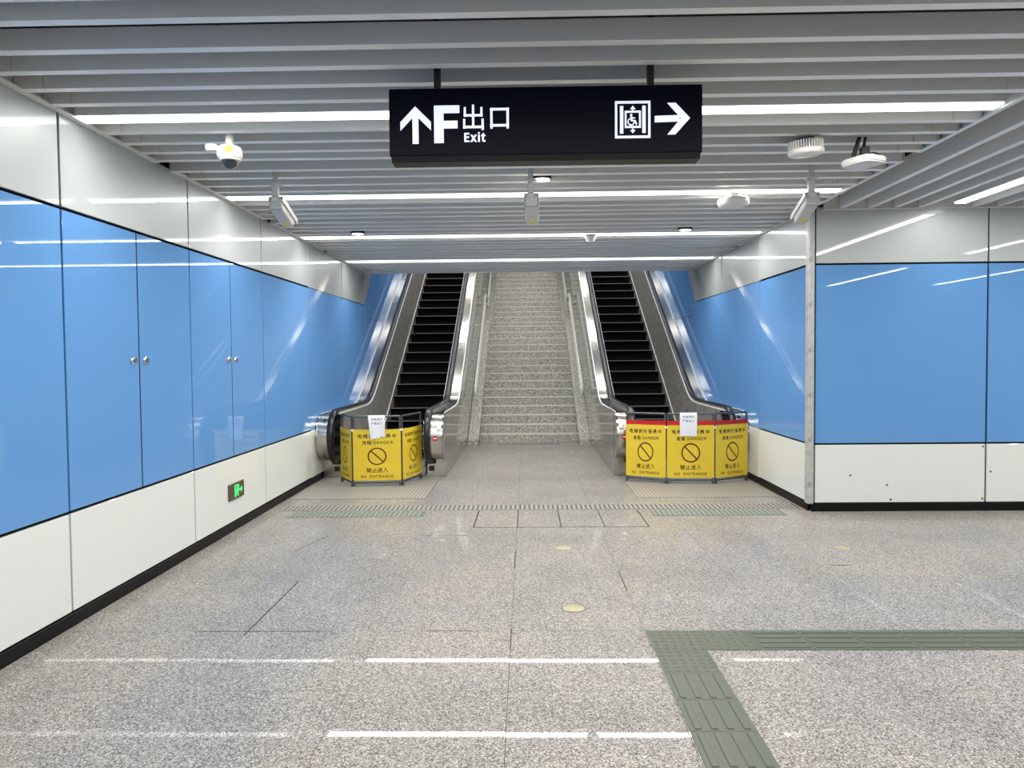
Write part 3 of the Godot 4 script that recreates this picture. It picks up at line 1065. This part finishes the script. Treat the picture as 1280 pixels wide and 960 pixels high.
# ---------------------------------------------------------------- hanging sign
func build_sign() -> void:
	var z := -3.75
	var t := thing("exit_sign", "black hanging direction sign with lit arrows and exit lettering", "sign", Vector3(0.107, 2.613, z))
	# local x from the sign's middle, y from its bottom
	var W := 1.57
	var H := 0.338
	part("cabinet", MB.new().box(Vector3(0, H / 2 + 0.002, -0.06), Vector3(W, H, 0.12), 0.006), M["sign black"], t)
	part("bottom_rail", MB.new().prism(v2([0.0, 0.0, 0.012, -0.03, 0.108, -0.03, 0.12, 0.0]), Vector3(-W / 2 + 0.01, 0.004, 0), Vector3(0, 0, -1), Vector3.UP, Vector3.RIGHT, 0.0, W - 0.02), M["black paint"], t)
	for x in [-0.545, 0.535]:
		part("hanger", MB.new().box(Vector3(x, 0.52, -0.06), Vector3(0.034, 0.37, 0.034), 0.003), M["black paint"], t)
	# pixel to face: 250 px of the photograph per metre at this distance
	var k := 393.0 / W
	var poly := func(pts: Array) -> PackedVector2Array:
		var o := PackedVector2Array()
		for i in range(0, pts.size(), 2):
			o.append(Vector2((pts[i] - 681.5) / k, (192.0 - pts[i + 1]) / k))
		return o
	var plate := func(called: String, shapes: Array) -> void:
		var m := MB.new()
		for s in shapes:
			m.prism(poly.call(s), Vector3.ZERO, Vector3.RIGHT, Vector3.UP, Vector3.BACK, -0.001, 0.004)
		part(called, m, M["lit lettering"], t)
	plate.call("arrow", [[518.3, 129.5, 538, 149, 538, 159.5, 518.3, 140, 499.5, 159.5, 499.5, 149], [514.7, 138, 522.3, 138, 522.3, 176, 514.7, 176]])
	plate.call("letter", [[542, 129, 574, 129, 574, 138.5, 554, 138.5, 554, 148, 571.5, 148, 571.5, 157.5, 554, 157.5, 554, 175.5, 542, 175.5]])
	var r := func(a: float, b: float, c: float, d: float) -> Array: return [a, b, c, b, c, d, a, d]
	plate.call("character", [r.call(589.8, 128.5, 592.6, 156), r.call(579.5, 131.5, 582.2, 143), r.call(600.3, 131.5, 603, 143), r.call(579.5, 140.2, 603, 143), r.call(578.6, 146, 581.3, 158), r.call(601.6, 146, 604.5, 160), r.call(578.6, 154.6, 604.5, 157.6)])
	plate.call("character", [r.call(612.7, 133, 615.6, 158.5), r.call(633, 133, 636, 158.5), r.call(612.7, 133, 636, 136), r.call(612.7, 153, 636, 156)])
	var tm := TextMesh.new()
	var sf := SystemFont.new()
	sf.font_names = PackedStringArray(["Droid Sans"])
	sf.font_weight = 700
	tm.font = sf
	tm.text = "Exit"
	tm.font_size = 32
	tm.pixel_size = 0.063 / 32.0
	tm.depth = 0.006
	tm.horizontal_alignment = HORIZONTAL_ALIGNMENT_LEFT
	part("lettering", tm, M["lit lettering"], t, Vector3((578.3 - 681.5) / k, (192.0 - 169.2) / k, 0.001))
	plate.call("pictogram_frame", [r.call(768.8, 127, 813, 130), r.call(768.8, 169.8, 813, 172.8), r.call(768.8, 130, 771.6, 169.8), r.call(810.2, 130, 813, 169.8)])
	plate.call("lift_doors", [r.call(775, 133, 779.2, 167), r.call(802.8, 133, 807, 166.5)])
	plate.call("lift_car", [r.call(781, 139, 801, 141.3), r.call(781, 157.8, 801, 160.2), r.call(781, 141.3, 783.2, 157.8), r.call(798.8, 141.3, 801, 157.8)])
	plate.call("small_arrows", [[791, 132.6, 794.4, 137, 792, 137, 792, 139, 790, 139, 790, 137, 787.8, 137], [791, 166.8, 787.8, 163, 790, 163, 790, 161, 792, 161, 792, 163, 794.4, 163]])
	# wheelchair user
	var m := MB.new()
	var cc := func(px: float, py: float, rr: float, hole: float, a0: float, a1: float) -> void:
		for i in 14:
			var p := lerpf(a0, a1, i / 14.0)
			var q := lerpf(a0, a1, (i + 1) / 14.0)
			m.prism(poly.call([px + cos(p) * rr, py + sin(p) * rr, px + cos(q) * rr, py + sin(q) * rr, px + cos(q) * hole, py + sin(q) * hole, px + cos(p) * hole, py + sin(p) * hole]), Vector3.ZERO, Vector3.RIGHT, Vector3.UP, Vector3.BACK, -0.001, 0.004)
	cc.call(789.0, 144.2, 1.5, 0.05, 0.0, TAU)
	cc.call(789.0, 152.5, 4.6, 3.3, -0.2, PI * 1.45)
	for s in [[788, 146, 790.2, 146, 791, 150.5, 794.6, 150.5, 796.6, 156.0, 795, 156.6, 793.2, 152.2, 788.8, 152.2], [790, 147.3, 794, 147.3, 794, 148.5, 790, 148.5]]:
		m.prism(poly.call(s), Vector3.ZERO, Vector3.RIGHT, Vector3.UP, Vector3.BACK, -0.001, 0.004)
	part("wheelchair_symbol", m, M["lit lettering"], t)
	plate.call("arrow", [[818.3, 145.8, 849.5, 145.2, 849.5, 153, 818.3, 153.8], [834, 130, 844.4, 130, 862.3, 149, 844, 169, 834, 169, 851, 149]])


# ---------------------------------------------------------------- things hung from the ceiling
func box_camera(at: Vector3, shield_side: float, label: String) -> void:
	var t := thing("box_camera", label, "security camera", at, "box cameras under the ceiling")
	var body: Material = M["grey paint"]
	part("pole", MB.new().lathe([Vector2(0, 0.48), Vector2(0.021, 0.48), Vector2(0.021, -0.125), Vector2(0, -0.125)], Vector3.ZERO, 16, Basis(), true).lathe([Vector2(0, -0.09), Vector2(0.05, -0.09), Vector2(0.05, -0.10), Vector2(0, -0.10)], Vector3.ZERO, 16, Basis(), true), body, t)
	part("bracket", MB.new().box(Vector3(0, -0.16, 0), Vector3(0.05, 0.11, 0.045), 0.008).box(Vector3(0, -0.215, 0.0), Vector3(0.062, 0.05, 0.07), 0.012), body, t)
	var turn := Basis(Vector3.UP, -0.03) * Basis(Vector3.RIGHT, -0.33)
	var o := Vector3(0.005, -0.255, 0.0)
	var h := part("housing", MB.new().box(Vector3(0, 0, -0.13), Vector3(0.098, 0.092, 0.31), 0.008), body, t, o, turn)
	part("seam", MB.new().box(Vector3(0, 0, 0.0), Vector3(0.1, 0.094, 0.004)), M["frame grey"], h)
	part("sun_shield", MB.new().box(Vector3(0, 0.052, -0.15), Vector3(0.118, 0.006, 0.36), 0.002).box(Vector3(-0.056, 0.035, -0.15), Vector3(0.005, 0.04, 0.36), 0.001).box(Vector3(0.056, 0.035, -0.15), Vector3(0.005, 0.04, 0.36), 0.001), M["white plastic"], h)
	part("sticker", MB.new().box(Vector3(0.005, -0.0465, -0.23), Vector3(0.032, 0.002, 0.05)), M["yellow sticker"], h)
	part("lens_window", MB.new().box(Vector3(0, 0, -0.286), Vector3(0.07, 0.066, 0.004)), M["dark dome"], h)


func build_ceiling_devices() -> void:
	# dome camera
	var t := thing("dome_camera", "white dome camera with dark glass, left of the exit sign", "security camera", Vector3(-1.92, CEIL + 0.04, -4.84))
	var b := Basis()
	part("pole", MB.new().lathe([Vector2(0, 0), Vector2(0.026, 0), Vector2(0.026, -0.115), Vector2(0, -0.115)], Vector3.ZERO, 18, b, true), M["white plastic"], t)
	part("body", MB.new().lathe([Vector2(0, -0.105), Vector2(0.055, -0.107), Vector2(0.074, -0.118), Vector2(0.081, -0.14), Vector2(0.08, -0.168), Vector2(0.074, -0.186), Vector2(0.060, -0.192), Vector2(0, -0.192)], Vector3.ZERO, 28), M["white plastic"], t)
	part("trim_ring", MB.new().lathe([Vector2(0.05, -0.186), Vector2(0.066, -0.19), Vector2(0.064, -0.20), Vector2(0.05, -0.204)], Vector3.ZERO, 28), M["white plastic"], t)
	var dp := []
	for i in 9:
		var a := PI / 2 * i / 8
		dp.append(Vector2(0.052 * cos(a), -0.198 - 0.056 * sin(a)))
	part("glass_dome", MB.new().lathe(dp, Vector3.ZERO, 24), M["dark dome"], t)
	part("side_box", MB.new().lathe([Vector2(0, -0.035), Vector2(0.02, -0.035), Vector2(0.024, -0.03), Vector2(0.024, 0.03), Vector2(0.02, 0.035), Vector2(0, 0.035)], Vector3(-0.115, -0.115, 0.01), 16, Basis(Vector3.BACK, PI / 2)).tube([Vector3(-0.085, -0.115, 0.01), Vector3(-0.05, -0.12, 0.0)], 0.012, 8), M["white plastic"], t)
	part("sticker", MB.new().box(Vector3(0.022, -0.146, 0.0765), Vector3(0.05, 0.035, 0.004), 0.0, Basis(Vector3.UP, 0.25)), M["yellow sticker"], t)
	box_camera(Vector3(-1.967, CEIL + 0.02, -5.86), 1, "grey box camera nearest the left wall, under the strip light")
	box_camera(Vector3(0.05, CEIL + 0.02, -5.86), 1, "grey box camera in the middle, just below the exit sign")
	box_camera(Vector3(2.237, CEIL + 0.0, -5.86), -1, "grey box camera nearest the right wall, above the corner post")
	# finned round antenna
	t = thing("wireless_antenna", "round white antenna with cooling fins round its rim", "antenna", Vector3(1.90, CEIL, -5.08), "", Basis(Vector3.BACK, 0.05) * Basis(Vector3.RIGHT, 0.04) * Basis.from_scale(Vector3(0.92, 1.0, 0.92)))
	part("body", MB.new().lathe([Vector2(0, 0.0), Vector2(0.065, 0.0), Vector2(0.07, -0.02), Vector2(0.104, -0.035), Vector2(0.106, -0.085), Vector2(0, -0.085)], Vector3.ZERO, 32, Basis(), true), M["frame grey"], t)
	for i in 40:
		var a := TAU * i / 40
		part("fin", bx(Vector3(0.034, 0.058, 0.006), 0.0015), M["white plastic"], t, Vector3(cos(a) * 0.107, -0.052, sin(a) * 0.107), Basis(Vector3.UP, -a))
	part("cover", MB.new().lathe([Vector2(0, -0.078), Vector2(0.124, -0.078), Vector2(0.128, -0.084), Vector2(0.126, -0.102), Vector2(0.116, -0.112), Vector2(0, -0.116)], Vector3.ZERO, 36), M["white plastic"], t)
	# flat square antenna on a black bracket
	t = thing("panel_antenna", "flat rounded white antenna on a black bracket with a cable", "antenna", Vector3(2.29, CEIL, -5.08))
	var tilt := Basis(Vector3.RIGHT, 0.0) * Basis(Vector3.BACK, 0.03) * Basis(Vector3.UP, 0.5)
	var sq := PackedVector2Array()
	for i in 32:
		var a := TAU * i / 32
		var e := Vector2(signf(cos(a)) * pow(absf(cos(a)), 0.45), signf(sin(a)) * pow(absf(sin(a)), 0.45))
		sq.append(e * 0.114)
	var pm := MB.new()
	pm.prism(sq, Vector3.ZERO, Vector3.RIGHT, Vector3.BACK, Vector3.UP, -0.012, 0.014, 1)
	var sq2 := PackedVector2Array()
	for q in sq:
		sq2.append(q * 0.94)
	pm.prism(sq2, Vector3.ZERO, Vector3.RIGHT, Vector3.BACK, Vector3.UP, -0.022, 0.022, 1)
	part("panel", pm, M["white plastic"], t, Vector3(0, -0.165, 0), tilt)
	part("bracket", MB.new().tube([Vector3(-0.03, 0.0, 0.0), Vector3(-0.075, -0.15, 0.0)], 0.014, 6).tube([Vector3(0.01, 0.0, 0.0), Vector3(-0.005, -0.1, 0.0)], 0.010, 6).box(Vector3(0.0, -0.10, 0.01), Vector3(0.055, 0.06, 0.05), 0.006), M["black paint"], t)
	var cable := []
	for i in 14:
		var q := i / 13.0
		cable.append(Vector3(0.02 + 0.10 * q, -0.115 + 0.02 * sin(q * PI) - 0.03 * q, 0.02))
	part("cable", MB.new().tube(cable, 0.004, 6), M["black paint"], t)
	# plain round antenna
	t = thing("wireless_antenna", "smooth round white antenna hanging below the second strip light", "antenna", Vector3(1.87, CEIL - 0.01, -6.72), "", Basis(Vector3.BACK, 0.04))
	part("mount", MB.new().lathe([Vector2(0, 0), Vector2(0.062, 0), Vector2(0.062, -0.05), Vector2(0, -0.05)], Vector3.ZERO, 24, Basis(), true), M["white plastic"], t)
	part("cover", MB.new().lathe([Vector2(0, -0.045), Vector2(0.12, -0.045), Vector2(0.136, -0.056), Vector2(0.139, -0.08), Vector2(0.132, -0.108), Vector2(0.1, -0.118), Vector2(0, -0.12)], Vector3.ZERO, 32), M["white plastic"], t)
	# downlights
	for d in [[0.145, -6.13, "round downlight beside the middle box camera"], [-1.95, -8.66, "round downlight near the left wall, before the third strip light"], [1.86, -8.66, "round downlight near the right wall, before the third strip light"]]:
		t = thing("downlight", d[2], "downlight", Vector3(d[0], CEIL - 0.004, d[1]), "round downlights")
		part("rim", MB.new().lathe([Vector2(0.066, 0.0), Vector2(0.078, 0.0), Vector2(0.078, 0.06), Vector2(0, 0.06), Vector2(0, 0.055), Vector2(0.066, 0.055)], Vector3.ZERO, 24, Basis(), true), M["black paint"], t)
		part("lamp_disc", MB.new().lathe([Vector2(0, -0.004), Vector2(0.066, -0.004), Vector2(0.066, 0.01), Vector2(0, 0.01)], Vector3.ZERO, 24, Basis(), true), M["lamp diffuser"], t)
		var l := SpotLight3D.new()
		l.name = "downlight_lamp"
		l.light_color = rgb(255, 250, 240)
		l.light_energy = 1.2
		l.light_size = 0.06
		l.spot_angle = 60.0
		l.spot_range = 30.0
		l.spot_attenuation = 2.0
		l.shadow_enabled = true
		l.position = Vector3(0, -0.012, 0)
		l.rotation = Vector3(-PI / 2, 0, 0)
		t.add_child(l)
	# cone detector
	t = thing("smoke_detector", "small white cone shaped detector on the third strip light", "detector", Vector3(0.787, CEIL - 0.008, -8.92))
	part("base", MB.new().lathe([Vector2(0, 0), Vector2(0.076, 0), Vector2(0.076, -0.012), Vector2(0, -0.012)], Vector3.ZERO, 24, Basis(), true), M["frame grey"], t)
	part("cone", MB.new().lathe([Vector2(0.072, -0.010), Vector2(0.068, -0.022), Vector2(0.046, -0.068), Vector2(0.038, -0.08), Vector2(0, -0.084)], Vector3.ZERO, 24), M["white plastic"], t)


# ---------------------------------------------------------------- on the walls
func build_wall_details() -> void:
	# cupboard doors in the blue panelling: a dark joint down the middle and two turn locks each
	var n := 0
	for d in [[5.20, 5.115, 5.28, 0.010], [6.85, 6.776, 6.945, 0.006]]:
		var o := setting("door_%d" % (n + 1))
		part("leaf_joint", MB.new().box(Vector3(XL + 0.0006, (WB + BG) / 2, -d[0]), Vector3(0.003, BG - WB - 0.02, d[3])), M["black void"], o)
		for q in [d[1], d[2]]:
			var k := part("turn_lock", MB.new().lathe([Vector2(0, 0), Vector2(0.03, 0), Vector2(0.03, 0.006), Vector2(0.024, 0.012), Vector2(0, 0.013)], Vector3(XL, 1.6, -q), 20, Basis(Vector3.BACK, -PI / 2)), M["chrome"], o)
			part("lock_handle", MB.new().box(Vector3(XL + 0.02, 1.6, -q), Vector3(0.02, 0.04, 0.014), 0.004), M["chrome"], k)
		n += 1
	# little running-man sign low on the white panel
	var t := thing("emergency_exit_sign", "small bronze emergency sign with glowing green running figure and arrow", "exit sign", Vector3(XL, 0.372, -6.87))
	part("plate", MB.new().box(Vector3(0.008, 0, 0), Vector3(0.016, 0.152, 0.35), 0.003), M["bronze"], t)
	# (u, v): u runs away from the camera, as one reads it
	var glow := func(called: String, shapes: Array) -> void:
		var m := MB.new()
		for s in shapes:
			m.prism(v2(s), Vector3(0.016, 0, 0), Vector3(0, 0, -1), Vector3.UP, Vector3.RIGHT, -0.001, 0.003)
		part(called, m, M["lit green"], t)
	glow.call("doorway", [[-0.055, 0.055, -0.055, -0.055, -0.042, -0.055, -0.042, 0.043, 0.028, 0.043, 0.028, 0.055], [0.028, 0.055, 0.04, 0.055, 0.04, -0.02, 0.028, -0.02]])
	glow.call("running_figure", [[-0.006, 0.036, 0.008, 0.036, 0.008, 0.022, -0.006, 0.022], [-0.03, 0.012, -0.004, 0.018, 0.012, 0.014, 0.03, -0.002, 0.024, -0.008, 0.008, 0.002, 0.004, -0.018, 0.03, -0.032, 0.026, -0.055, 0.014, -0.055, 0.014, -0.038, -0.012, -0.026, -0.03, -0.05, -0.042, -0.046, -0.016, -0.014, -0.012, 0.006, -0.032, 0.002]])
	glow.call("arrow", [[0.06, 0.008, 0.095, 0.008, 0.095, 0.03, 0.125, 0.0, 0.095, -0.03, 0.095, -0.008, 0.06, -0.008]])
	# bolts on the right-hand white panels
	t = setting("trim_5")
	for q in [[3.29, 0.37], [3.66, 0.27], [3.70, 0.12], [4.62, 0.655], [4.62, 0.125], [4.70, 0.40]]:
		part("panel_bolt", MB.new().lathe([Vector2(0, 0), Vector2(0.011, 0), Vector2(0.008, 0.005), Vector2(0, 0.006)], Vector3(q[0], q[1], ZC), 12, Basis(Vector3.RIGHT, PI / 2)), M["frame grey"] if q[1] != 0.12 else M["black paint"], t)


# ---------------------------------------------------------------- on the floor
func bars(parent: Node, called: String, x0: float, x1: float, z0: float, z1: float, pitch: float, wide: float, top: Material, base: Material) -> void:
	part("pit", MB.new().box(Vector3((x0 + x1) / 2, 0.0006, -(z0 + z1) / 2), Vector3(x1 - x0, 0.0016, z1 - z0)), base, parent)
	var m := MB.new()
	var x := x0 + pitch / 2
	while x < x1 - wide / 2:
		m.box(Vector3(x, 0.003, -(z0 + z1) / 2), Vector3(wide, 0.005, z1 - z0 - 0.012), 0.001)
		x += pitch
	for z in [z0, z1]:
		m.box(Vector3((x0 + x1) / 2, 0.003, -z), Vector3(x1 - x0, 0.005, 0.008))
	tag(part(called, m, top, parent), "", "", "", "stuff")


func build_floor_details() -> void:
	var t := thing("drain_grate", "long barred stone drain grate crossing the whole corridor floor", "drain")
	bars(t, "grate_bars", XL + 0.12, XR - 0.03, 7.70, 7.94, 0.05, 0.029, M["grate stone"], M["grate dark"])
	t = thing("drain_grate", "short greenish barred grate in front of the left escalator", "drain")
	bars(t, "grate_bars", -2.43, -1.05, 7.38, 7.62, 0.05, 0.03, M["grate green"], M["grate green dark"])
	t = thing("drain_grate", "short greenish barred grate in front of the right escalator", "drain")
	bars(t, "grate_bars", 1.27, 2.6, 7.38, 7.62, 0.05, 0.03, M["grate green"], M["grate green dark"])
	# access hatch of four slabs
	t = thing("floor_hatch", "row of four granite access covers with dark joints before the drain", "hatch", Vector3(0.32, 0, -7.29))
	part("frame", bx(Vector3(1.66, 0.001, 0.79)), M["dark joint"], t, Vector3(0, 0.0006, 0))
	for i in 4:
		part("cover_slab", bx(Vector3(0.401, 0.003, 0.772), 0.001), M["polished granite"], t, Vector3(-0.6165 + i * 0.411, 0.0016, 0.0))
	# small tile joints past the drain
	# tactile paving
	t = thing("tactile_paving", "olive green tactile paving turning a corner on the floor", "tactile paving", Vector3(0.83, 0, -4.12))
	var s := 0.291
	var stud_tile := MB.new().box(Vector3(0, 0.0015, 0), Vector3(s - 0.003, 0.004, s - 0.003), 0.001)
	for i in 6:
		for j in 6:
			stud_tile.lathe([Vector2(0.018, 0.003), Vector2(0.013, 0.0075), Vector2(0, 0.008)], Vector3((i - 2.5) * 0.048, 0, (j - 2.5) * 0.048), 10)
	var stud_mesh := stud_tile.mesh()
	var bar_tile := MB.new().box(Vector3(0, 0.0015, 0), Vector3(s - 0.003, 0.004, s - 0.003), 0.001)
	for i in 4:
		bar_tile.box(Vector3((i - 1.5) * 0.07, 0.005, 0), Vector3(0.03, 0.006, 0.26), 0.0025)
	var bar_mesh := bar_tile.mesh()
	var quarter := Basis(Vector3.UP, PI / 2)
	part("stud_tile", stud_mesh, M["tactile"], t)
	part("stud_tile", stud_mesh, M["tactile"], t, Vector3(s, 0, 0))
	part("stud_tile", stud_mesh, M["tactile"], t, Vector3(0, 0, s))
	for i in range(2, 8):
		part("bar_tile", bar_mesh, M["tactile"], t, Vector3(0, 0, s * i))
	for i in range(2, 14):
		part("bar_tile", bar_mesh, M["tactile"], t, Vector3(s * i, 0, 0), quarter)
	# brass discs
	for d in [[0.291, -4.66, "round yellowish floor disc with a dark rim, nearest the viewer", 0.082], [0.30, -6.14, "round yellowish floor disc just in front of the hatch covers", 0.07], [2.60, -6.10, "round yellowish floor disc at the right, before the corner post", 0.07]]:
		t = thing("floor_disc", d[2], "floor disc", Vector3(d[0], 0, d[1]), "round floor discs")
		part("rim", MB.new().lathe([Vector2(0, 0), Vector2(d[3], 0), Vector2(d[3], 0.0015), Vector2(0, 0.0018)], Vector3.ZERO, 28, Basis(), true), M["frame grey"] if d[3] > 0.08 else M["grate stone"], t)
		part("face", MB.new().lathe([Vector2(0, 0.001), Vector2(d[3] - 0.008, 0.001), Vector2(d[3] - 0.012, 0.0035), Vector2(0, 0.004)], Vector3.ZERO, 28), M["brass disc"], t)
